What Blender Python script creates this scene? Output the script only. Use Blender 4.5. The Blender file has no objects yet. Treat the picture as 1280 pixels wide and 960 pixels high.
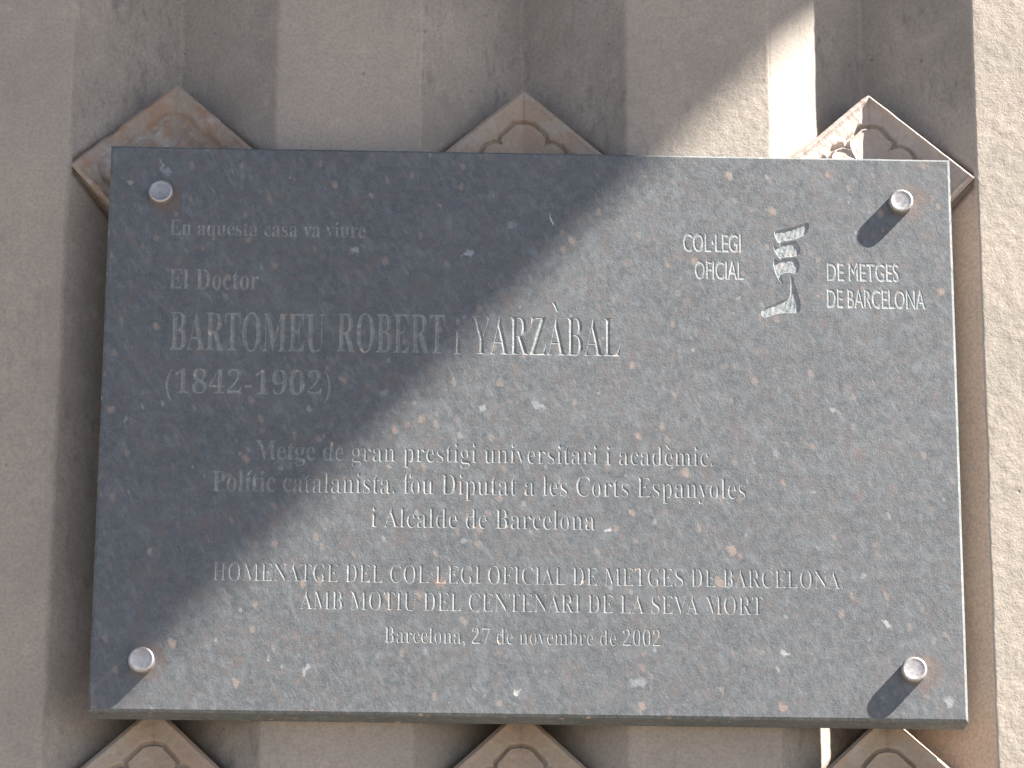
import bpy, math, random
import numpy as np
from mathutils import Vector, geometry

random.seed(7)
sc = bpy.context.scene
COL = sc.collection

# ------------------------------------------------------------------ camera
cam_d = bpy.data.cameras.new('camera')
cam_d.sensor_width = 36.0
cam_d.lens = 135.0
cam_d.clip_start = 0.05
cam_d.clip_end = 500.0
cam = bpy.data.objects.new('camera', cam_d)
COL.objects.link(cam)
cam.location = (-0.09063464, -2.57179237, -0.83077551)
cam.rotation_euler = (1.89722478, -0.00512766, -0.03209146)
sc.camera = cam

# ------------------------------------------------------------------ sky, sun, exposure
SUN = Vector((3.8, -1.0, 4.1))            # towards the sun
elev = math.atan2(SUN.z, math.hypot(SUN.x, SUN.y))
azim = math.atan2(SUN.x, SUN.y)
world = bpy.data.worlds.new('World')
sc.world = world
world.use_nodes = True
wn = world.node_tree
sky = wn.nodes.new('ShaderNodeTexSky')
sky.sky_type = 'NISHITA'
sky.sun_disc = False
sky.sun_elevation = elev
sky.sun_rotation = azim
sky.air_density = 0.36
sky.ozone_density = 0.4
sky.dust_density = 0.5
wn.links.new(sky.outputs[0], wn.nodes['Background'].inputs[0])
wn.nodes['Background'].inputs[1].default_value = 0.05
sun_d = bpy.data.lights.new('sun', 'SUN')
sun_d.energy = 5.0
sun_d.angle = math.radians(0.53)
sun_d.color = (1.0, 0.94, 0.90)
sun = bpy.data.objects.new('sun', sun_d)
sun.rotation_euler = SUN.to_track_quat('Z', 'Y').to_euler()
sun.location = (3, -3, 4)
COL.objects.link(sun)
sc.view_settings.view_transform = 'Standard'
sc.view_settings.look = 'None'
sc.view_settings.exposure = 2.28
sc.view_settings.gamma = 1.0
sc.view_settings.use_curve_mapping = False
sc.render.engine = 'CYCLES'
sc.cycles.max_bounces = 8

# ------------------------------------------------------------------ numpy noise
_rng = np.random.RandomState(11)
_T = _rng.rand(64, 64, 64)

def vnoise(x, y, z):
    xi, yi, zi = np.floor(x).astype(int), np.floor(y).astype(int), np.floor(z).astype(int)
    fx, fy, fz = x - xi, y - yi, z - zi
    fx, fy, fz = [f * f * (3 - 2 * f) for f in (fx, fy, fz)]
    def g(a, b, c):
        return _T[(xi + a) & 63, (yi + b) & 63, (zi + c) & 63]
    c00 = g(0, 0, 0) * (1 - fx) + g(1, 0, 0) * fx
    c10 = g(0, 1, 0) * (1 - fx) + g(1, 1, 0) * fx
    c01 = g(0, 0, 1) * (1 - fx) + g(1, 0, 1) * fx
    c11 = g(0, 1, 1) * (1 - fx) + g(1, 1, 1) * fx
    return (c00 * (1 - fy) + c10 * fy) * (1 - fz) + (c01 * (1 - fy) + c11 * fy) * fz - 0.5

def fbm(P, size, octs=3, gain=0.5):
    """P (n,3) in metres, size = feature size of the first octave."""
    s, a, out = 1.0 / size, 1.0, 0
    for k in range(octs):
        out = out + a * vnoise(P[:, 0] * s + 13.7 * k, P[:, 1] * s + 5.1 * k, P[:, 2] * s + 7.3 * k)
        s *= 2.03
        a *= gain
    return out

# ------------------------------------------------------------------ object helpers
def link(name, me, mat=None, parent=None):
    o = bpy.data.objects.new(name, me)
    if mat is not None and me is not None:
        me.materials.append(mat)
    COL.objects.link(o)
    if parent is not None:
        o.parent = parent
    return o

def mesh(name, V, F, smooth=False):
    me = bpy.data.meshes.new(name)
    me.from_pydata([tuple(map(float, v)) for v in V], [], [tuple(int(i) for i in f) for f in F])
    me.update()
    if smooth:
        me.polygons.foreach_set('use_smooth', [True] * len(me.polygons))
    return me

def thing(name, label, cat, loc=(0, 0, 0), group=None):
    o = bpy.data.objects.new(name, None)
    o.empty_display_size = 0.02
    COL.objects.link(o)
    o.location = loc
    o['label'] = label
    o['category'] = cat
    if group:
        o['group'] = group
    return o

# ------------------------------------------------------------------ material helpers
class NT:
    def __init__(self, name):
        self.m = bpy.data.materials.new(name)
        self.m.use_nodes = True
        self.t = self.m.node_tree
        self.bsdf = self.t.nodes['Principled BSDF']
        self.pos = self.t.nodes.new('ShaderNodeNewGeometry').outputs['Position']
    def put(self, sock, v):
        if isinstance(v, bpy.types.NodeSocket):
            self.t.links.new(v, sock)
        else:
            sock.default_value = v
    def math(self, op, a, b=0.0, clamp=False):
        n = self.t.nodes.new('ShaderNodeMath'); n.operation = op; n.use_clamp = clamp
        self.put(n.inputs[0], a); self.put(n.inputs[1], b)
        return n.outputs[0]
    def vec(self, op, a, b=(0, 0, 0), scale=None):
        n = self.t.nodes.new('ShaderNodeVectorMath'); n.operation = op
        self.put(n.inputs[0], a); self.put(n.inputs[1], b)
        if scale is not None:
            self.put(n.inputs['Scale'], scale)
        return n.outputs['Value'] if op in ('LENGTH', 'DISTANCE', 'DOT_PRODUCT') else n.outputs[0]
    def mapping(self, v, rot=(0, 0, 0), scale=(1, 1, 1), loc=(0, 0, 0)):
        n = self.t.nodes.new('ShaderNodeMapping'); self.put(n.inputs['Vector'], v)
        n.inputs['Rotation'].default_value = rot
        n.inputs['Scale'].default_value = scale
        n.inputs['Location'].default_value = loc
        return n.outputs[0]
    def aniso(self, v, deg, scale):
        return self.mapping(self.mapping(v, rot=(0, math.radians(deg), 0)), scale=scale)
    def noise(self, v, scale, detail=3.0, rough=0.5, dist=0.0, color=False):
        n = self.t.nodes.new('ShaderNodeTexNoise'); self.put(n.inputs['Vector'], v)
        n.inputs['Scale'].default_value = scale
        n.inputs['Detail'].default_value = detail
        n.inputs['Roughness'].default_value = rough
        n.inputs['Distortion'].default_value = dist
        return n.outputs['Color' if color else 'Fac']
    def voro(self, v, scale, rnd=1.0):
        n = self.t.nodes.new('ShaderNodeTexVoronoi'); self.put(n.inputs['Vector'], v)
        n.inputs['Scale'].default_value = scale
        n.inputs['Randomness'].default_value = rnd
        return n.outputs['Distance'], n.outputs['Color']
    def ramp(self, f, a, b, lo=0.0, hi=1.0):
        n = self.t.nodes.new('ShaderNodeMapRange'); n.interpolation_type = 'SMOOTHSTEP'
        self.put(n.inputs['Value'], f)
        n.inputs['From Min'].default_value = a; n.inputs['From Max'].default_value = b
        n.inputs['To Min'].default_value = lo; n.inputs['To Max'].default_value = hi
        return n.outputs[0]
    def mix(self, f, a, b, mode='MIX'):
        n = self.t.nodes.new('ShaderNodeMix'); n.data_type = 'RGBA'; n.blend_type = mode
        self.put(n.inputs[0], f)
        self.put(n.inputs[6], a if isinstance(a, bpy.types.NodeSocket) else (*a, 1))
        self.put(n.inputs[7], b if isinstance(b, bpy.types.NodeSocket) else (*b, 1))
        return n.outputs[2]
    def bump(self, h, dist, strength=1.0, normal=None):
        n = self.t.nodes.new('ShaderNodeBump')
        n.inputs['Strength'].default_value = strength
        n.inputs['Distance'].default_value = dist
        self.put(n.inputs['Height'], h)
        if normal is not None:
            self.put(n.inputs['Normal'], normal)
        return n.outputs[0]
    def out(self, color, rough, normal=None, metal=0.0, spec=0.5):
        self.put(self.bsdf.inputs['Base Color'], color if isinstance(color, bpy.types.NodeSocket) else (*color, 1))
        self.put(self.bsdf.inputs['Roughness'], rough)
        self.bsdf.inputs['Metallic'].default_value = metal
        self.bsdf.inputs['Specular IOR Level'].default_value = spec
        if normal is not None:
            self.put(self.bsdf.inputs['Normal'], normal)
        return self.m

def sandstone(name, base, dark, grime, grime_amt, grain=0.0006, clean=False):
    n = NT(name)
    p = n.pos
    a = n.noise(p, 9.0, 5, 0.6)
    b = n.noise(p, 60.0, 5, 0.65)
    c = n.noise(p, 420.0, 4, 0.7)
    col = n.mix(n.ramp(a, 0.35, 0.68), base, dark)
    col = n.mix(n.ramp(b, 0.5, 0.72, 0, 0.35), col, tuple(min(1, x * 1.22) for x in base))
    # soft dirt washed into patches and short streaks
    st = n.noise(n.mapping(p, rot=(0, 0.5, 0), scale=(150, 150, 60)), 1.0, 6, 0.75, 0.3)
    pt = n.noise(n.vec('ADD', p, (3.1, 0.4, 1.7)), 14.0, 3, 0.6)
    g = n.math('MULTIPLY', n.ramp(st, 0.46, 0.74), n.ramp(pt, 0.42, 0.62, 0, grime_amt))
    col = n.mix(g, col, grime)
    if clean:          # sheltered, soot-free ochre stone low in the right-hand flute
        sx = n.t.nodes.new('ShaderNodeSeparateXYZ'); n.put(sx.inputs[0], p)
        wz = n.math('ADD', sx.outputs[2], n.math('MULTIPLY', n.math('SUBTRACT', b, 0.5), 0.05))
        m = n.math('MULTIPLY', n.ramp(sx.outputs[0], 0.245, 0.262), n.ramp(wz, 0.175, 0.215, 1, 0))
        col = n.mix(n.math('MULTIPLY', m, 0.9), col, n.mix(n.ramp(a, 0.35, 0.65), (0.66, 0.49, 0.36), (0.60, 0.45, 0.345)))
    vd, vc = n.voro(p, 90.0)
    sel = n.math('LESS_THAN', n.vec('DOT_PRODUCT', vc, (1, 0, 0)), 0.10)
    pit = n.math('MULTIPLY', sel, n.ramp(vd, 0.03, 0.15, 1, 0))
    col = n.mix(n.math('MULTIPLY', pit, 0.5), col, tuple(x * 0.35 for x in dark))
    col = n.mix(n.ramp(c, 0.40, 0.64, 0, 0.34), col, tuple(x * 0.62 for x in dark))
    h = n.math('ADD', n.math('MULTIPLY', c, 0.6), n.math('MULTIPLY', n.noise(p, 900.0, 3, 0.6), 0.3))
    h = n.math('SUBTRACT', h, n.math('MULTIPLY', pit, 0.8))
    return n.out(col, 0.92, n.bump(h, grain, 1.0), spec=0.2)

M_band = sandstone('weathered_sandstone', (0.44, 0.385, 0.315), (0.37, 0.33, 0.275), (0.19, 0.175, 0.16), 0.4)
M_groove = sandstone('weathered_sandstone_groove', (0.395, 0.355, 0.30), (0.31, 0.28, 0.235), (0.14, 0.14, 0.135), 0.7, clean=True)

def ornament_stone(name, base, alt, pale, grain=0.0005):
    n = NT(name)
    p = n.pos
    a = n.noise(p, 38.0, 4, 0.6, 0.4)
    b = n.noise(n.vec('ADD', p, (1.3, 2.2, 5.0)), 55.0, 4, 0.6)
    c = n.noise(p, 420.0, 4, 0.7)
    col = n.mix(n.ramp(a, 0.42, 0.62), base, alt)
    col = n.mix(n.ramp(b, 0.5, 0.66, 0, 0.7), col, pale)
    col = n.mix(n.ramp(c, 0.4, 0.75, 0, 0.35), col, tuple(x * 0.55 for x in base))
    return n.out(col, 0.9, n.bump(c, grain, 1.0), spec=0.2)

M_orn = ornament_stone('ornament_sandstone', (0.40, 0.325, 0.245), (0.40, 0.305, 0.23), (0.42, 0.38, 0.32))
M_orn_worn = ornament_stone('ornament_sandstone_worn', (0.37, 0.315, 0.255), (0.36, 0.25, 0.175), (0.47, 0.44, 0.39))
M_orn_pale = ornament_stone('ornament_sandstone_pale', (0.42, 0.355, 0.305), (0.40, 0.33, 0.28), (0.47, 0.41, 0.36))

STUDS = [(-0.2634, 0.1703), (0.2635, 0.1723), (-0.2649, -0.1719), (0.2630, -0.1718)]

def plaque_stone(name, gain=1.0, cut=False):
    n = NT(name)
    p = n.pos
    g = lambda c: tuple(x * gain for x in c)
    a = n.noise(p, 26.0, 4, 0.6)
    b = n.noise(p, 160.0, 4, 0.65)
    c = n.noise(p, 750.0, 3, 0.7)
    col = n.mix(n.ramp(a, 0.3, 0.7), g((0.077, 0.090, 0.088)), g((0.103, 0.114, 0.109)))
    col = n.mix(n.ramp(b, 0.45, 0.72, 0, 0.40), col, g((0.185, 0.195, 0.195)))
    col = n.mix(n.ramp(b, 0.30, 0.46, 0.5, 0), col, g((0.056, 0.061, 0.068)))
    col = n.mix(n.ramp(c, 0.42, 0.72, 0, 0.38), col, g((0.24, 0.24, 0.235)))
    e1 = n.noise(n.vec('ADD', p, (4.2, 0, 9.1)), 75.0, 5, 0.7, 0.5)
    col = n.mix(n.ramp(e1, 0.50, 0.64, 0, 0.25 if cut else 0.6), col, g((0.155, 0.175, 0.172)))
    e2 = n.noise(n.vec('ADD', p, (1.2, 0, 2.1)), 95.0, 5, 0.7, 0.5)
    col = n.mix(n.ramp(e2, 0.50, 0.63, 0, 0.2 if cut else 0.55), col, g((0.150, 0.125, 0.108)))
    e3 = n.noise(n.aniso(n.vec('ADD', p, (5.2, 0, 6.1)), 26, (380, 380, 110)), 1.0, 3, 0.6)
    col = n.mix(n.math('MULTIPLY', n.ramp(e3, 0.48, 0.68, 0, 0.1 if cut else 0.5), n.ramp(e1, 0.38, 0.58, 0.25, 1)), col, g((0.21, 0.225, 0.235)))
    # pale scuffs: short slanted flecks gathered in clouds
    sv = n.aniso(p, 26, (300, 300, 95))
    s1 = n.noise(sv, 1.0, 3, 0.6, 0.4)
    s2 = n.noise(n.vec('ADD', p, (7, 1, 3)), 34.0, 3, 0.6)
    sc1 = n.math('MULTIPLY', n.ramp(s1, 0.60, 0.72), n.ramp(s2, 0.48, 0.66))
    col = n.mix(n.math('MULTIPLY', sc1, 0.50), col, g((0.29, 0.325, 0.34)))
    # fossils and rusty pebbles in the stone
    wob = n.vec('SCALE', n.vec('SUBTRACT', n.noise(p, 170.0, 2, 0.5, color=True), (0.5, 0.5, 0.5)), scale=0.006)
    for k, (scl, frac, rad, colr, amt) in enumerate((
            (58.0, 0.50, 0.12, (0.36, 0.275, 0.21), 0.72),
            (95.0, 0.62, 0.16, (0.32, 0.255, 0.205), 0.55),
            (150.0, 0.14, 0.17, (0.34, 0.34, 0.33), 0.6),
            (130.0, 0.32, 0.20, (0.22, 0.17, 0.14), 0.45),
            (64.0, 0.12, 0.18, (0.17, 0.115, 0.09), 0.45))):
        q = n.vec('ADD', n.vec('ADD', p, wob), (0.31 * k + 0.613, 0.0, 0.17 * k + 0.287))
        q = n.aniso(q, 26 - 7 * k, (1.0, 1.0 if cut else 0.0, 0.66))
        vd, vc = n.voro(q, scl)
        pick = n.math('LESS_THAN', n.vec('DOT_PRODUCT', vc, (1, 0, 0)), frac)
        size = n.math('MULTIPLY', n.vec('DOT_PRODUCT', vc, (0, 1, 0)), rad)
        size = n.math('ADD', size, rad * 0.35)
        edge = n.ramp(n.math('DIVIDE', vd, size), 0.55, 1.2, 1, 0)
        col = n.mix(n.math('MULTIPLY', n.math('MULTIPLY', pick, edge), amt), col, g(colr))
    # single chips and splashes one can point to
    wob2 = n.vec('SCALE', n.vec('SUBTRACT', n.noise(p, 190.0, 4, 0.65, color=True), (0.5, 0.5, 0.5)), scale=0.012)
    pw = n.vec('ADD', p, wob2)
    for (x, z, rx, rz, ang, colr, amt) in (
            (-0.0450, 0.1282, 0.0045, 0.0022, 20, (0.36, 0.40, 0.43), 0.85),
            (0.0145, 0.1554, 0.0009, 0.0045, 18, (0.62, 0.60, 0.56), 0.9),
            (-0.0140, 0.1500, 0.0040, 0.0030, 0, (0.30, 0.33, 0.35), 0.6),
            (-0.1250, 0.1300, 0.0030, 0.0016, 10, (0.36, 0.37, 0.37), 0.8),
            (-0.1030, 0.0240, 0.0020, 0.0020, 0, (0.30, 0.33, 0.35), 0.6),
            (0.0420, 0.1430, 0.0080, 0.0060, 30, (0.26, 0.27, 0.28), 0.25),
            (0.1760, -0.1604, 0.0036, 0.0019, -10, (0.50, 0.49, 0.46), 0.85),
            (0.0540, -0.0740, 0.0026, 0.0019, 0, (0.52, 0.51, 0.49), 0.9),
            (0.2130, 0.0160, 0.0032, 0.0022, -20, (0.44, 0.43, 0.41), 0.6),
            (0.2450, -0.1380, 0.0050, 0.0014, -40, (0.50, 0.53, 0.54), 0.7),
            (0.2870, -0.1930, 0.0035, 0.0040, 20, (0.42, 0.43, 0.43), 0.7),
            (-0.2640, 0.1920, 0.0012, 0.0045, 8, (0.36, 0.38, 0.40), 0.7),
            (-0.2600, 0.1880, 0.0035, 0.0030, 0, (0.36, 0.38, 0.40), 0.6),
            (-0.2860, 0.1790, 0.0030, 0.0018, -15, (0.42, 0.38, 0.32), 0.7),
            (-0.0090, -0.1900, 0.0020, 0.0015, 0, (0.62, 0.60, 0.55), 0.9),
            (0.0050, 0.0170, 0.0050, 0.0030, -35, (0.40, 0.42, 0.43), 0.6),
            (-0.0330, 0.0140, 0.0030, 0.0026, 20, (0.44, 0.44, 0.43), 0.6),
            (-0.1530, -0.1760, 0.0016, 0.0052, -30, (0.46, 0.46, 0.45), 0.6),
            (0.0740, -0.1820, 0.0060, 0.0030, 10, (0.38, 0.40, 0.40), 0.5),
            (-0.0620, -0.1130, 0.0040, 0.0035, 20, (0.30, 0.21, 0.155), 0.5)):
        d = n.vec('SUBTRACT', pw, (x, 0, z))
        d = n.aniso(d, ang, (1 / rx, 0.0, 1 / rz))
        d2 = n.vec('LENGTH', d)
        col = n.mix(n.ramp(d2, 0.5, 1.3, amt, 0), col, g(colr))
    # rust weeping from the fixing studs
    for i, (x, z) in enumerate(STUDS):
        dx = (0.005, 0.009, 0.006, 0.009)[i]
        dz = (-0.003, 0.001, 0.0, -0.001)[i]
        d = n.vec('SUBTRACT', pw, (x + dx, 0, z + dz))
        d = n.vec('LENGTH', n.vec('MULTIPLY', d, (70, 0, 55)))
        m = n.math('MULTIPLY', n.ramp(d, 0.45, 1.0, 0.75, 0), n.ramp(n.noise(p, 120.0, 3), 0.35, 0.6, 0.35, 1))
        col = n.mix(m, col, g((0.16, 0.105, 0.075)))
    h = n.math('ADD', n.math('MULTIPLY', c, 0.5), n.math('MULTIPLY', b, 0.6))
    rough = n.ramp(b, 0.3, 0.7, 0.48, 0.62)
    if cut:
        return n.out(col, 0.85, n.bump(h, 0.0006, 0.9), spec=0.25)
    return n.out(col, rough, n.bump(h, 0.00030, 1.0), spec=1.0)

M_slab = plaque_stone('blue_grey_limestone', 0.80)
M_edge = plaque_stone('blue_grey_limestone_sawn', 1.3, cut=True)
M_cut = plaque_stone('blue_grey_limestone_cut', 1.95, cut=True)
M_cut_pale = plaque_stone('blue_grey_limestone_cut_pale', 2.2, cut=True)
M_emblem = plaque_stone('blue_grey_limestone_chiselled', 2.5, cut=True)

def steel(name):
    n = NT(name)
    c = n.noise(n.pos, 500.0, 3, 0.6)
    d = n.noise(n.pos, 130.0, 3, 0.6)
    col = n.mix(n.ramp(d, 0.35, 0.7), (0.50, 0.475, 0.44), (0.38, 0.36, 0.335))
    return n.out(col, n.ramp(c, 0.3, 0.7, 0.42, 0.6), n.bump(c, 0.00008, 0.6), metal=0.85)
M_steel = steel('brushed_steel')

def plain(name, base, var, scale, rough=0.9):
    n = NT(name)
    return n.out(n.mix(n.noise(n.pos, scale, 4, 0.6), base, var), rough)
M_pave = plain('pavement_stone', (0.17, 0.15, 0.13), (0.13, 0.115, 0.10), 3.0)
M_balc = plain('balcony_stone', (0.40, 0.35, 0.31), (0.33, 0.29, 0.26), 6.0)

# ------------------------------------------------------------------ the fluted wall
PITCH, HALFW, DEPTH, X0 = 0.2533, 0.0742, 0.060, -0.0047
ZS = np.concatenate([np.linspace(-2.45, -0.6, 30)[:-1], np.linspace(-0.6, -0.34, 40)[:-1],
                     np.linspace(-0.34, 0.36, 430)[:-1], np.linspace(0.36, 0.6, 30)[:-1], np.linspace(0.6, 3.2, 40)])

ORN_X, ORN_Z = [X0 - PITCH, X0, X0 + PITCH], [0.2028, -0.2635]

def fade(P):
    return np.clip((0.62 - np.abs(P[:, 0])) / 0.15, 0.25, 1)

def wall_disp(P):
    big = fbm(P, 0.16, 2) * 0.0016
    mid = fbm(P, 0.0050, 3, 0.6)
    amp = 0.00026 + 0.00004 * np.clip((P[:, 0] - 0.285) / 0.05, 0, 1)
    out = big + mid * amp * fade(P)
    for cx in ORN_X:
        for cz in ORN_Z:
            d = (np.abs(P[:, 0] - cx) / 0.0735 + np.abs(P[:, 2] - cz) / 0.0730 - 1) * 0.0518
            out = out - 0.0065 * np.exp(-((d - 0.0012) / 0.0022) ** 2) * (np.abs(P[:, 0] - cx) < 0.0725)
    return out

def strip(name, xs, yfun, mat, parent):
    X, Z = np.meshgrid(xs, ZS, indexing='ij')
    Y = yfun(xs)[:, None] + 0 * Z
    P = np.stack([X.ravel(), Y.ravel(), Z.ravel()], 1)
    P[:, 1] -= wall_disp(P)
    P[:, 0] += fbm(P + 3.3, 0.035, 3) * 0.0016 * np.clip(fade(P), 0, 1)
    nx, nz = len(xs), len(ZS)
    i, j = np.meshgrid(np.arange(nx - 1), np.arange(nz - 1), indexing='ij')
    a = (i * nz + j).ravel()
    F = np.stack([a, a + nz, a + nz + 1, a + 1], 1)
    me = bpy.data.meshes.new(name)
    me.vertices.add(len(P)); me.vertices.foreach_set('co', P.astype(np.float32).ravel())
    me.loops.add(F.size); me.loops.foreach_set('vertex_index', F.ravel().astype(np.int32))
    me.polygons.add(len(F))
    me.polygons.foreach_set('loop_start', np.arange(0, F.size, 4, dtype=np.int32))
    me.polygons.foreach_set('loop_total', np.full(len(F), 4, dtype=np.int32))
    me.polygons.foreach_set('use_smooth', np.ones(len(F), dtype=bool))
    me.update(calc_edges=True)
    return link(name, me, mat, parent)

wall = thing('fluted_stone_wall', 'weathered beige sandstone wall with vertical V-shaped flutes behind the plaque', 'wall', (0, 0, 0))
KS = range(-6, 7)
centers = [X0 + PITCH * k for k in KS]

def edge_round(d):      # rounded arris where band and flute meet
    return 0.0006 * np.exp(-(d / 0.0009) ** 2)

for k, cx in zip(KS, centers):
    near = -2 <= k <= 2
    step = 0.0016 if near else 0.01
    l, r = cx - HALFW, cx + HALFW
    xs = np.unique(np.concatenate([np.arange(l, cx, step), np.arange(cx, r, step), [cx, r],
                                   [l + 0.0006, l + 0.0012, l + 0.0024, r - 0.0006, r - 0.0012, r - 0.0024]]).round(5))
    def yf(x, cx=cx):
        t = 1 - np.abs(x - cx) / HALFW
        y = DEPTH * np.clip(t, 0, 1)
        y = np.minimum(y, DEPTH - 0.0008)
        return y + edge_round(HALFW - np.abs(x - cx))
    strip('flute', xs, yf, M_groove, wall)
    l2, r2 = r, cx + PITCH - HALFW
    near = -3 <= k <= 2
    step = 0.0016 if near else 0.01
    xs = np.unique(np.concatenate([np.arange(l2, r2, step), [r2, l2 + 0.0006, l2 + 0.0012, l2 + 0.0024, r2 - 0.0006, r2 - 0.0012, r2 - 0.0024]]).round(5))
    def yb(x, l2=l2, r2=r2):
        return edge_round(np.minimum(x - l2, r2 - x))
    strip('flat_band', xs, yb, M_band, wall)

# ------------------------------------------------------------------ diamond ornaments
HW, HH, FOLD = 0.0735, 0.0730, 0.0212

def poly_sd(P, poly):
    """signed distance, negative inside; P (n,2)"""
    poly = np.asarray(poly); n = len(poly)
    d = np.full(len(P), 1e9); inside = np.zeros(len(P), bool)
    for i in range(n):
        a, b = poly[i], poly[(i + 1) % n]
        e = b - a; w = P - a
        t = np.clip((w @ e) / (e @ e), 0, 1)
        q = w - t[:, None] * e
        d = np.minimum(d, np.hypot(q[:, 0], q[:, 1]))
        c = (a[1] > P[:, 1]) != (b[1] > P[:, 1])
        xx = a[0] + (P[:, 1] - a[1]) / (b[1] - a[1] + 1e-12) * e[0]
        inside ^= c & (P[:, 0] < xx)
    return np.where(inside, -d, d)

def petal_polys():
    tip = np.array([(0.0, 0.0455), (0.0065, 0.0435), (0.0155, 0.0330), (0.0160, 0.0300), (0.0095, 0.0105), (0.0045, 0.0055),
                    (-0.0045, 0.0055), (-0.0095, 0.0105), (-0.0160, 0.0300), (-0.0155, 0.0330), (-0.0065, 0.0435)])
    lobe = np.array([(0.0, 0.0350), (0.0060, 0.0335), (0.0098, 0.0285), (0.0085, 0.0200), (0.0030, 0.0085),
                     (-0.0030, 0.0085), (-0.0085, 0.0200), (-0.0098, 0.0285), (-0.0060, 0.0335)])
    out = []
    for q in range(4):
        a = q * math.pi / 2
        R = np.array([[math.cos(a), -math.sin(a)], [math.sin(a), math.cos(a)]])
        out.append(tip @ R.T * np.array([1.06, 1.0]))
        a += math.pi / 4
        R = np.array([[math.cos(a), -math.sin(a)], [math.sin(a), math.cos(a)]])
        out.append(lobe @ R.T * np.array([1.08, 1.0]))
    return out
PETALS = petal_polys()

def grid_faces_mesh(name, P, faces):
    used = np.unique(faces)
    idx = -np.ones(len(P), int); idx[used] = np.arange(len(used))
    return mesh(name, P[used], idx[faces], smooth=True)

def ornament(loc, label, mat, relief=1.0, rough=1.0, worn=0.0, lip=0.0008, n=170):
    root = thing('diamond_ornament', label, 'stone ornament', loc, 'diamond ornaments set across the flutes')
    s = np.linspace(-1, 1, n)
    A, B = np.meshgrid(s, s, indexing='ij')
    a, b = A.ravel(), B.ravel()
    u, w = (a - b) / 2 * HW, (a + b) / 2 * HH
    e = (1 - np.maximum(np.abs(a), np.abs(b))) * 0.5 * min(HW, HH) * 1.41     # distance to the rim
    y = FOLD * (1 - np.abs(u) / HW) - 0.0012
    W = np.stack([u + loc[0], 0 * u + loc[1], w + loc[2]], 1)
    y += 0.0024 * np.exp(-(e / 0.0017) ** 2)                                      # rounded outer arris
    y -= lip * np.exp(-((e - 0.0026) / 0.0020) ** 2)
    y += relief * 0.0006 * np.exp(-((u) / 0.0007) ** 2) * (w > 0.044)             # joint at the apex
    jit = np.stack([fbm(W + 2, 0.010, 2), fbm(W + 5, 0.010, 2)], 1) * 0.0018 * (0.5 + worn)
    sds = np.array([poly_sd(np.stack([u, w], 1) + jit, P) for P in PETALS])
    sd = sds.min(0); own = sds.argmin(0)
    soft = 0.0007 + 0.0022 * worn
    chan = 1 / (1 + (np.maximum(0, np.abs(sd - 0.0007) - 0.0005) / soft) ** 4)     # channel around each petal
    y += relief * 0.0034 * chan
    y -= lip * 0.75 * np.exp(-((sd + 0.0012) / 0.0010) ** 2)
    y -= relief * 0.0010 * np.clip(-sd / 0.004, 0, 1) * (1 - np.clip(-sd / 0.012, 0, 1))
    y += fbm(W, 0.0075, 3, 0.6) * 0.0011 * rough + fbm(W + 9, 0.03, 2) * 0.0012 * worn
    if worn > 0.4:
        y += 0.0030 * np.clip(fbm(W + 4, 0.02, 3) - 0.12, 0, 1) * 4 * worn
    P = np.stack([u, y, w], 1)
    i, j = np.meshgrid(np.arange(n - 1), np.arange(n - 1), indexing='ij')
    q = (i * n + j).ravel()
    F = np.stack([q, q + n, q + n + 1, q + 1], 1)
    ins = (sd < 0.0004)
    inF = ins[F].sum(1) >= 3
    ownF = np.array([np.bincount(r, minlength=1).argmax() for r in own[F[inF]]]) if inF.any() else np.array([])
    # body: face outside the petals plus the four sides running back into the flute
    V = list(P); faces = [tuple(f) for f in F[~inF]]
    ring = [k for k in range(n)] + [k * n + n - 1 for k in range(1, n)] + [(n - 1) * n + k for k in range(n - 2, -1, -1)] + [k * n for k in range(n - 2, 0, -1)]
    cur = ring
    for dy, ins_ in ((0.006, 0), (0.02, 0.0), (0.068, 0.0)):
        new = []
        for r_ in ring:
            p = P[r_]
            new.append(len(V)); V.append((p[0], max(p[1] + 0.0002, dy), p[2]))
        for k in range(len(ring)):
            k2 = (k + 1) % len(ring)
            faces.append((cur[k], new[k], new[k2], cur[k2]))
        cur = new
    V = np.array(V)
    used = sorted({v for f in faces for v in f}); mp = {v: t for t, v in enumerate(used)}
    me = mesh('block', V[used], [tuple(mp[v] for v in f) for f in faces], smooth=True)
    link('block', me, mat, root)
    Fi = F[inF]
    for k in range(len(PETALS)):
        sel = Fi[ownF == k]
        if len(sel):
            link('petal', grid_faces_mesh('petal', P, sel), mat, root)
    return root

C = [X0 - PITCH, X0, X0 + PITCH]
ornament((C[0], 0, 0.2025), 'worn orange and pale diamond ornament behind the top left corner of the plaque', M_orn_worn, 0.75, 1.0, 0.7)
ornament((C[1], 0, 0.2025), 'brown diamond ornament above the middle of the plaque top edge, in shade', M_orn, 1.0, 0.5, 0.0)
ornament((C[2], 0, 0.2035), 'pale rough diamond ornament with sunlit rim behind the top right corner of the plaque', M_orn_pale, 1.0, 0.6, 0.16, lip=0.0030)
ornament((C[0], 0, -0.2640), 'tan diamond ornament just below the bottom left corner of the plaque', M_orn, 0.9, 0.5, 0.1)
ornament((C[1], 0, -0.2625), 'tan diamond ornament below the middle of the plaque bottom edge', M_orn, 1.0, 0.5, 0.0)
ornament((C[2], -0.0068, -0.2640), 'tan diamond ornament below the bottom right corner of the plaque beside a sunlit strip', M_orn, 1.0, 0.4, 0.0, lip=0.0024)

# ------------------------------------------------------------------ the plaque: outlines of the engraved writing
PW, PH, YF, YB, CH = 0.300, 0.20688, -0.0250, -0.0010, 0.0018

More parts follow.
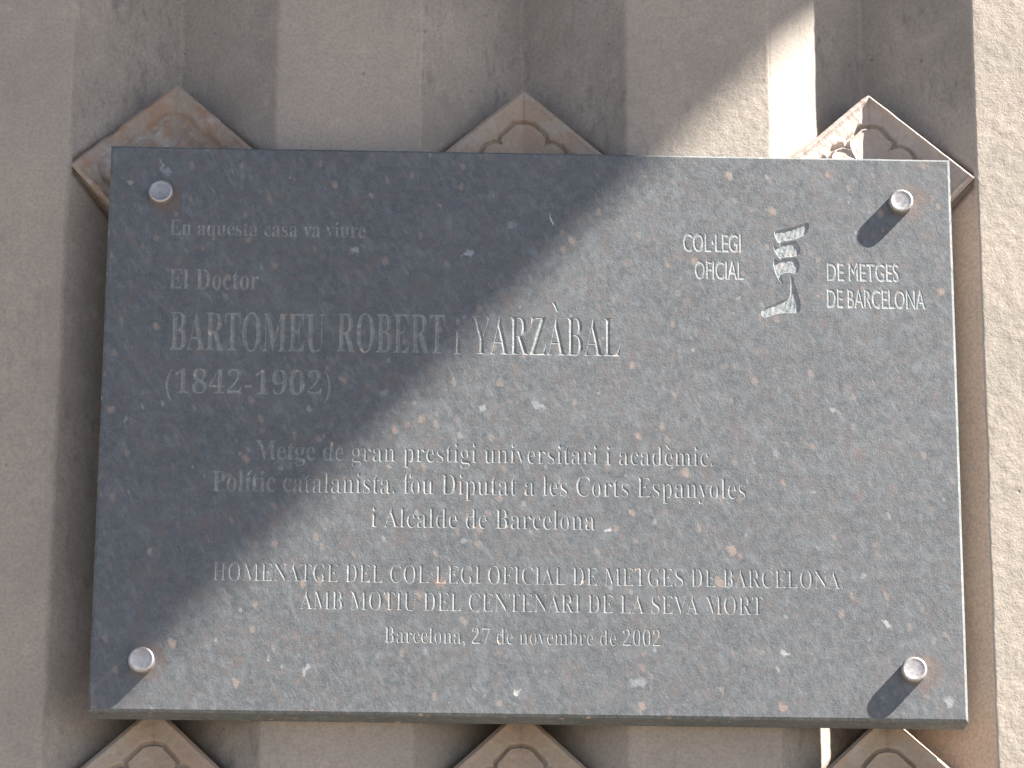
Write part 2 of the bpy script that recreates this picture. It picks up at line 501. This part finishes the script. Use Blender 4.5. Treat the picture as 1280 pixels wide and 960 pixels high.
def serif(s):
    o = ''
    for c in s:
        if 'A' <= c <= 'Z': o += chr(0x1D400 + ord(c) - 65)
        elif 'a' <= c <= 'z': o += chr(0x1D41A + ord(c) - 97)
        elif '0' <= c <= '9': o += chr(0x1D7CE + ord(c) - 48)
        else: o += c
    return o

def outlines(text, spacing=1.0):
    """closed outline loops of a line of lettering, from a text curve"""
    cu = bpy.data.curves.new('lettering_source', 'FONT')
    cu.body = text
    cu.fill_mode = 'NONE'
    cu.resolution_u = 4
    cu.space_character = spacing
    ob = bpy.data.objects.new('lettering_source', cu)
    COL.objects.link(ob)
    bpy.context.view_layer.update()
    dg = bpy.context.evaluated_depsgraph_get()
    me = bpy.data.meshes.new_from_object(ob.evaluated_get(dg))
    co = np.array([v.co[:] for v in me.vertices])[:, :2]
    adj = {}
    for e in me.edges:
        a, b = e.vertices
        adj.setdefault(a, []).append(b); adj.setdefault(b, []).append(a)
    seen, loops = set(), []
    for s in range(len(co)):
        if s in seen or s not in adj: continue
        loop, prev, cur = [s], None, s
        seen.add(s)
        while True:
            nx = [t for t in adj[cur] if t != prev]
            if not nx or nx[0] in seen:
                nx = [t for t in nx if t not in seen]
                if not nx: break
            prev, cur = cur, nx[0]
            seen.add(cur); loop.append(cur)
        if len(loop) > 2:
            L = co[loop]
            keep = [i for i in range(len(L)) if np.hypot(*(L[i] - L[i - 1])) > 1e-4]
            loops.append(L[keep])
    bpy.data.objects.remove(ob); bpy.data.curves.remove(cu); bpy.data.meshes.remove(me)
    return loops

def inside_loops(pt, loops):
    c = False
    for L in loops:
        a, b = L, np.roll(L, -1, 0)
        m = (a[:, 1] > pt[1]) != (b[:, 1] > pt[1])
        xx = a[m, 0] + (pt[1] - a[m, 1]) / (b[m, 1] - a[m, 1]) * (b[m, 0] - a[m, 0])
        c ^= bool((pt[0] < xx).sum() & 1)
    return c

def orient(loops):
    """turn every loop so that the cut-away side lies on its left"""
    out = []
    for L in loops:
        e = np.roll(L, -1, 0) - L
        k = int(np.argmax(np.hypot(e[:, 0], e[:, 1])))
        m = L[k] + e[k] / 2
        nrm = np.array([-e[k][1], e[k][0]]); nrm /= np.hypot(*nrm)
        out.append(L if inside_loops(m + nrm * 3e-5, loops) else L[::-1])
    return out

def inset(L, d, limit=2.2):
    e = np.roll(L, -1, 0) - L
    e /= np.hypot(e[:, 0], e[:, 1])[:, None] + 1e-12
    nr = np.stack([-e[:, 1], e[:, 0]], 1)
    pn = np.roll(nr, 1, 0)
    m = nr + pn
    ln = np.hypot(m[:, 0], m[:, 1])
    m = m / (ln[:, None] + 1e-9)
    k = np.minimum(1 / np.maximum((m * nr).sum(1), 0.2), limit)
    return L + m * (d * k)[:, None]

def place(text, xl, xr, zb, cap, sans=False, thin=0.0, spacing=1.0, ref='H', accents=()):
    f = (lambda s: s) if sans else serif
    loops = outlines(f(text), spacing)
    capL = np.concatenate(outlines(f(ref)))
    capH = capL[:, 1].max() - capL[:, 1].min()
    allp = np.concatenate(loops)
    x0, x1 = allp[:, 0].min(), allp[:, 0].max()
    sx, sz = (xr - xl) / (x1 - x0), cap / capH
    def tr(L):
        return np.stack([xl + (L[:, 0] - x0) * sx, zb + L[:, 1] * sz], 1)
    for kind, prefix, ch in accents:
        pa = np.concatenate(outlines(f(prefix + ch), spacing)); pb = outlines(f(prefix), spacing)
        right = pa[:, 0].max()
        cw = np.concatenate(outlines(f(ch)))
        mid = right - (cw[:, 0].max() - cw[:, 0].min()) / 2
        top = cw[:, 1].max()
        if ch == 'i':                      # the acute takes the place of the dot
            for q, L in enumerate(loops):
                if abs(L[:, 0].mean() - mid) < 0.12 and L[:, 1].min() > 0.5 * capH and L[:, 1].max() - L[:, 1].min() < 0.3 * capH:
                    loops.pop(q); break
            top = 0.66 * capH
        dx = 0.13 if kind == 'grave' else -0.13
        loops.append(np.array([(mid - dx - 0.045, top + 0.25), (mid - dx + 0.09, top + 0.26), (mid + dx * 0.35 + 0.05, top + 0.07), (mid + dx * 0.35 - 0.04, top + 0.07)]))
    loops = orient([tr(L) for L in loops])
    if thin:
        loops = [inset(L, thin, 1.5) for L in loops]
    return loops

G = '\u00b7'
SER = dict(thin=0.00008)
INSCR = [   # (loops, bevel width, depth, label)
    (place('En aquesta casa va viure', -0.2563, -0.1177, 0.1394, 0.0115, **SER), 0.0010, 0.30),
    (place('El Doctor', -0.2555, -0.1919, 0.0990, 0.0148, **SER), 0.0012, 0.30),
    (place('BARTOMEU', -0.2534, -0.1453, 0.0531, 0.0284, thin=0.00012) + place('ROBERT', -0.1364, -0.0606, 0.0535, 0.0288, thin=0.00012)
     + place('i', -0.0540, -0.0490, 0.0532, 0.0270, thin=0.0002) + place('YARZABAL', -0.0415, 0.0631, 0.0535, 0.0286, thin=0.00012, accents=[('grave', 'YARZ', 'A')]), 0.0014, 0.38),
    (place('(1842-1902)', -0.2556, -0.1396, 0.0212, 0.0190, thin=0.0002, ref='8'), 0.0012, 0.34),
    (place('Metge de gran prestigi universitari i academic.', -0.1914, 0.1275, -0.0264, 0.0140, accents=[('grave', 'Metge de gran prestigi universitari i acad', 'e')], **SER), 0.0011, 0.34),
    (place('Politic catalanista, fou Diputat a les Corts Espanyoles', -0.2206, 0.1501, -0.0497, 0.0147, accents=[('acute', 'Pol', 'i')], **SER), 0.0011, 0.34),
    (place('i Alcalde de Barcelona', -0.1101, 0.0454, -0.0740, 0.0142, **SER), 0.0011, 0.34),
    (place('HOMENATGE DEL COL' + G + 'LEGI OFICIAL DE METGES DE BARCELONA.', -0.2182, 0.2167, -0.1137, 0.0128, thin=0.00008), 0.0010, 0.34),
    (place('AMB MOTIU DEL CENTENARI DE LA SEVA MORT', -0.1579, 0.1610, -0.1333, 0.0130, thin=0.00008), 0.0010, 0.34),
    (place('Barcelona, 27 de novembre de 2002', -0.0996, 0.0903, -0.1563, 0.0113, **SER), 0.0010, 0.34),
    (place('COL' + G + 'LEGI', 0.1083, 0.1493, 0.1334, 0.0133, sans=True, thin=-0.0005) + place('OFICIAL', 0.1164, 0.1507, 0.1128, 0.0131, sans=True, thin=-0.0005), 0.0010, 0.24),
    (place('DE METGES', 0.2104, 0.2611, 0.1130, 0.0131, sans=True, thin=-0.0005) + place('DE BARCELONA', 0.2100, 0.2793, 0.0927, 0.0135, sans=True, thin=-0.0005), 0.0010, 0.24),
]
INSCR_LABEL = ['line reading En aquesta casa va viure', 'line reading El Doctor', 'large line reading BARTOMEU ROBERT i YARZÀBAL',
               'line of years reading (1842-1902)', 'line reading Metge de gran prestigi universitari i acadèmic.',
               'line reading Polític catalanista, fou Diputat a les Corts Espanyoles', 'line reading i Alcalde de Barcelona',
               'line reading HOMENATGE DEL COL·LEGI OFICIAL DE METGES DE BARCELONA.', 'line reading AMB MOTIU DEL CENTENARI DE LA SEVA MORT',
               'line reading Barcelona, 27 de novembre de 2002', 'sans lettering left of the emblem reading COL·LEGI OFICIAL',
               'sans lettering right of the emblem reading DE METGES DE BARCELONA']

EMB = [[(0.1725, 0.1487), (0.1742, 0.1507), (0.1821, 0.1516), (0.1888, 0.1538), (0.193, 0.1556), (0.1968, 0.1572), (0.1981, 0.155), (0.1971, 0.1505), (0.1936, 0.1463), (0.1878, 0.1437), (0.1836, 0.1429), (0.1786, 0.1423), (0.1765, 0.1399), (0.174, 0.1434)],
       [(0.1717, 0.1391), (0.1729, 0.1397), (0.176, 0.1373), (0.1776, 0.1408), (0.1844, 0.1419), (0.1879, 0.143), (0.1906, 0.1393), (0.1914, 0.1358), (0.1905, 0.1326), (0.1875, 0.1307), (0.1842, 0.1303), (0.1784, 0.1298), (0.1769, 0.1281), (0.1743, 0.1319), (0.1723, 0.1359)],
       [(0.1717, 0.1282), (0.1738, 0.1286), (0.1768, 0.1268), (0.1788, 0.1292), (0.1842, 0.1296), (0.1877, 0.1302), (0.1895, 0.1273), (0.1907, 0.1234), (0.1891, 0.1189), (0.1873, 0.1174), (0.184, 0.1187), (0.1794, 0.1181), (0.1775, 0.1163), (0.1779, 0.1134), (0.1788, 0.1091), (0.1756, 0.1121), (0.1728, 0.1186), (0.1717, 0.1248)],
       [(0.1839, 0.1158), (0.1849, 0.1166), (0.1864, 0.1118), (0.1887, 0.1039), (0.1908, 0.0952), (0.1905, 0.0908), (0.1892, 0.0877), (0.1834, 0.0882), (0.1743, 0.0875), (0.1689, 0.0854), (0.1652, 0.084), (0.1629, 0.0855), (0.1626, 0.0886), (0.1651, 0.0914), (0.1682, 0.0931), (0.1753, 0.0963), (0.1824, 0.099), (0.1839, 0.1039)]]

def chaikin(L, n=2):
    L = np.array(L)
    for _ in range(n):
        N = np.roll(L, -1, 0)
        L = np.stack([0.78 * L + 0.22 * N, 0.22 * L + 0.78 * N], 1).reshape(-1, 2)
    return L
EMBL = orient([chaikin(L) for L in EMB])
INSCR.append((EMBL, 0.0005, 1.9))
INSCR_LABEL.append('deeply cut emblem of a serpent twisting round a staff')

plaque = thing('memorial_plaque', 'blue grey stone memorial plaque with engraved writing held by four steel studs', 'plaque', (0, 0, 0))

# front face: one triangulation of the rectangle, split into face and letter floors
pts, eds, ei = [], [], 0
rect = [(-PW + CH, -PH + CH), (PW - CH, -PH + CH), (PW - CH, PH - CH), (-PW + CH, PH - CH)]
pts += rect; eds += [(0, 1), (1, 2), (2, 3), (3, 0)]
for loops, b, s in INSCR:
    for L in loops:
        o = len(pts)
        pts += [tuple(p) for p in L]
        eds += [(o + i, o + (i + 1) % len(L)) for i in range(len(L))]
S = 100.0
vco, _, tri, *_r = geometry.delaunay_2d_cdt([Vector((p[0] * S, p[1] * S)) for p in pts], eds, [], 1, 1e-7)
V2 = np.array([v[:] for v in vco]) / S
T = np.array(tri)
cen = V2[T].mean(1)
owner = np.full(len(T), -1)
for k, (loops, b, s) in enumerate(INSCR):
    allp = np.concatenate(loops)
    lo, hi = allp.min(0), allp.max(0)
    cand = np.where((cen >= lo).all(1) & (cen <= hi).all(1))[0]
    cc = np.zeros(len(cand), int)
    for L in loops:
        a, bb = L, np.roll(L, -1, 0)
        for p0, p1 in zip(a, bb):
            if p0[1] == p1[1]: continue
            m = (p0[1] > cen[cand, 1]) != (p1[1] > cen[cand, 1])
            xx = p0[0] + (cen[cand, 1] - p0[1]) / (p1[1] - p0[1]) * (p1[0] - p0[0])
            cc += (m & (cen[cand, 0] < xx)).astype(int)
    owner[cand[(cc & 1) == 1]] = k

def flat(name, tris, y, mat, parent, extraV=(), extraF=()):
    used = np.unique(tris) if len(tris) else np.array([], int)
    mp = {int(v): i for i, v in enumerate(used)}
    V = [(V2[v][0], y, V2[v][1]) for v in used]
    F = [tuple(mp[int(v)] for v in t) for t in tris]
    o = len(V)
    V += list(extraV); F += [tuple(i + o for i in f) for f in extraF]
    return link(name, mesh(name, V, F), mat, parent)

# slab: face + arris + sides + back
ex, ef = [], []
ring = [(PW - CH, PH - CH, YF), (PW, PH, YF + CH), (PW, PH, YB - 0.001), (PW - 0.001, PH - 0.001, YB)]
nseg = 120
def rect_ring(w, h):
    out = []
    for i in range(nseg): out.append((-w + 2 * w * i / nseg, -h))
    for i in range(nseg): out.append((w, -h + 2 * h * i / nseg))
    for i in range(nseg): out.append((w - 2 * w * i / nseg, h))
    for i in range(nseg): out.append((-w, h - 2 * h * i / nseg))
    return np.array(out)
rows = []
for q, (w, h, y) in enumerate(ring):
    R_ = rect_ring(w, h)
    P3 = np.stack([R_[:, 0], np.full(len(R_), y), R_[:, 1]], 1)
    if q == 1:       # slightly chipped, uneven arris
        P3[:, 1] += np.clip(fbm(P3, 0.006, 3), -0.25, 0.5) * 0.0010
    rows.append(len(ex)); ex += [tuple(p) for p in P3]
N = 4 * nseg
for a, b_ in zip(rows[:-1], rows[1:]):
    for i in range(N):
        j = (i + 1) % N
        ef.append((a + i, a + j, b_ + j, b_ + i))
ef.append(tuple(rows[-1] + i for i in range(N)))
slab = flat('slab', T[owner < 0], YF, M_slab, plaque)
edge = flat('sawn_edge', [], 0, M_edge, plaque, ex, ef)
edge['label'] = 'paler bevelled and sawn rim of the slab'

for k, (loops, b, s) in enumerate(INSCR):
    ex, ef = [], []
    for L in loops:
        I = inset(L, b)
        o = len(ex)
        n = len(L)
        ex += [(p[0], YF, p[1]) for p in L] + [(p[0], YF + b * s, p[1]) for p in I]
        ef += [(o + i, o + (i + 1) % n, o + n + (i + 1) % n, o + n + i) for i in range(n)]
    nm = 'emblem' if k == len(INSCR) - 1 else 'engraved_lettering'
    mat = M_emblem if nm == 'emblem' else (M_cut_pale if k in (10, 11) else M_cut)
    if nm == 'emblem':
        # hewn floor: a grid under the emblem, rippled by the chisel
        lo = np.concatenate(loops).min(0) - 0.001; hi = np.concatenate(loops).max(0) + 0.001
        gx, gz = np.arange(lo[0], hi[0], 0.0006), np.arange(lo[1], hi[1], 0.0006)
        GX, GZ = np.meshgrid(gx, gz, indexing='ij')
        P3 = np.stack([GX.ravel(), 0 * GX.ravel(), GZ.ravel()], 1)
        rip = np.sin((P3[:, 0] * 0.95 - P3[:, 2] * 0.3) * 2 * math.pi / 0.0034 + 5 * fbm(P3, 0.012, 2)) * 0.00010
        P3[:, 1] = YF + b * s - 0.0002 + rip * 0.6 + fbm(P3, 0.004, 2) * 0.00018
        sdm = np.min([poly_sd(P3[:, [0, 2]], L) for L in loops], axis=0)
        o = len(ex); ex += [tuple(p) for p in P3]
        nz = len(gz)
        for i in range(len(gx) - 1):
            for j in range(nz - 1):
                a = i * nz + j
                if sdm[a] < 0.0006:
                    ef.append((o + a, o + a + nz, o + a + nz + 1, o + a + 1))
        ob = flat(nm, [], 0, mat, plaque, ex, ef)
    else:
        ob = flat(nm, T[owner == k], YF + b * s - 0.00002, mat, plaque, ex, ef)
    ob['label'] = INSCR_LABEL[k]

# ------------------------------------------------------------------ fixing studs (lathe, axis along y)
def stud(x, z, r, proud):
    prof = [(r * 0.55, 0.010), (r, 0.0098), (r, -proud + 0.0013), (r - 0.00025, -proud + 0.0006), (r - 0.0008, -proud + 0.00012), (r - 0.0015, -proud),
            (r - 0.0022, -proud + 0.00022), (r * 0.5, -proud + 0.00045), (0.0, -proud + 0.0005)]
    n = 56; V, F = [], []
    for pr, py in prof[:-1]:
        for i in range(n):
            t = 2 * math.pi * i / n
            V.append((pr * math.cos(t), py, pr * math.sin(t)))
    for q in range(len(prof) - 2):
        for i in range(n):
            j = (i + 1) % n
            F.append((q * n + i, q * n + j, (q + 1) * n + j, (q + 1) * n + i))
    V.append((0, prof[-1][1], 0)); c = len(V) - 1
    q = len(prof) - 2
    for i in range(n):
        F.append((q * n + i, q * n + (i + 1) % n, c))
    me = mesh('stud', V, F, smooth=True)
    o = link('stud', me, M_steel, plaque)
    o.location = (x, YF, z)
    return o
for (x, z), r in zip(STUDS, (0.0086, 0.0086, 0.0090, 0.0088)):
    st = stud(x, z, r, 0.0066)
    st.rotation_euler = (random.uniform(-0.02, 0.02), 0, random.uniform(-0.02, 0.02))

# ------------------------------------------------------------------ out of frame: street below and the balcony whose end casts the slanting shade
def box(name, x0, x1, y0, y1, z0, z1, mat, parent=None, bev=0.0):
    V = [(x, y, z) for x in (x0, x1) for y in (y0, y1) for z in (z0, z1)]
    F = [(0, 1, 3, 2), (4, 6, 7, 5), (0, 4, 5, 1), (2, 3, 7, 6), (0, 2, 6, 4), (1, 5, 7, 3)]
    return link(name, mesh(name, V, F), mat, parent)

pv = box('pavement', -40, 40, -30, 0.3, -2.6, -2.45, M_pave)
pv['kind'] = 'structure'
BX, BZ = 2.60, 0.203 + (4.1 / 3.8) * (2.60 - 0.089)
prof = [(0.05, 0.0), (-1.33, 0.0), (-1.35, 0.02), (-1.35, 0.05), (-1.4, 0.09), (-1.4, 0.14), (0.05, 0.14)]
V, F = [], []
for x in (BX, BX - 5.2):
    V += [(x, y, BZ + z) for y, z in prof]
m_ = len(prof)
F.append(tuple(range(m_))); F.append(tuple(range(2 * m_ - 1, m_ - 1, -1)))
for i in range(m_):
    j = (i + 1) % m_
    F.append((i, j, m_ + j, m_ + i))
bal = link('balcony', mesh('balcony', V, F), M_balc)
bal['kind'] = 'structure'
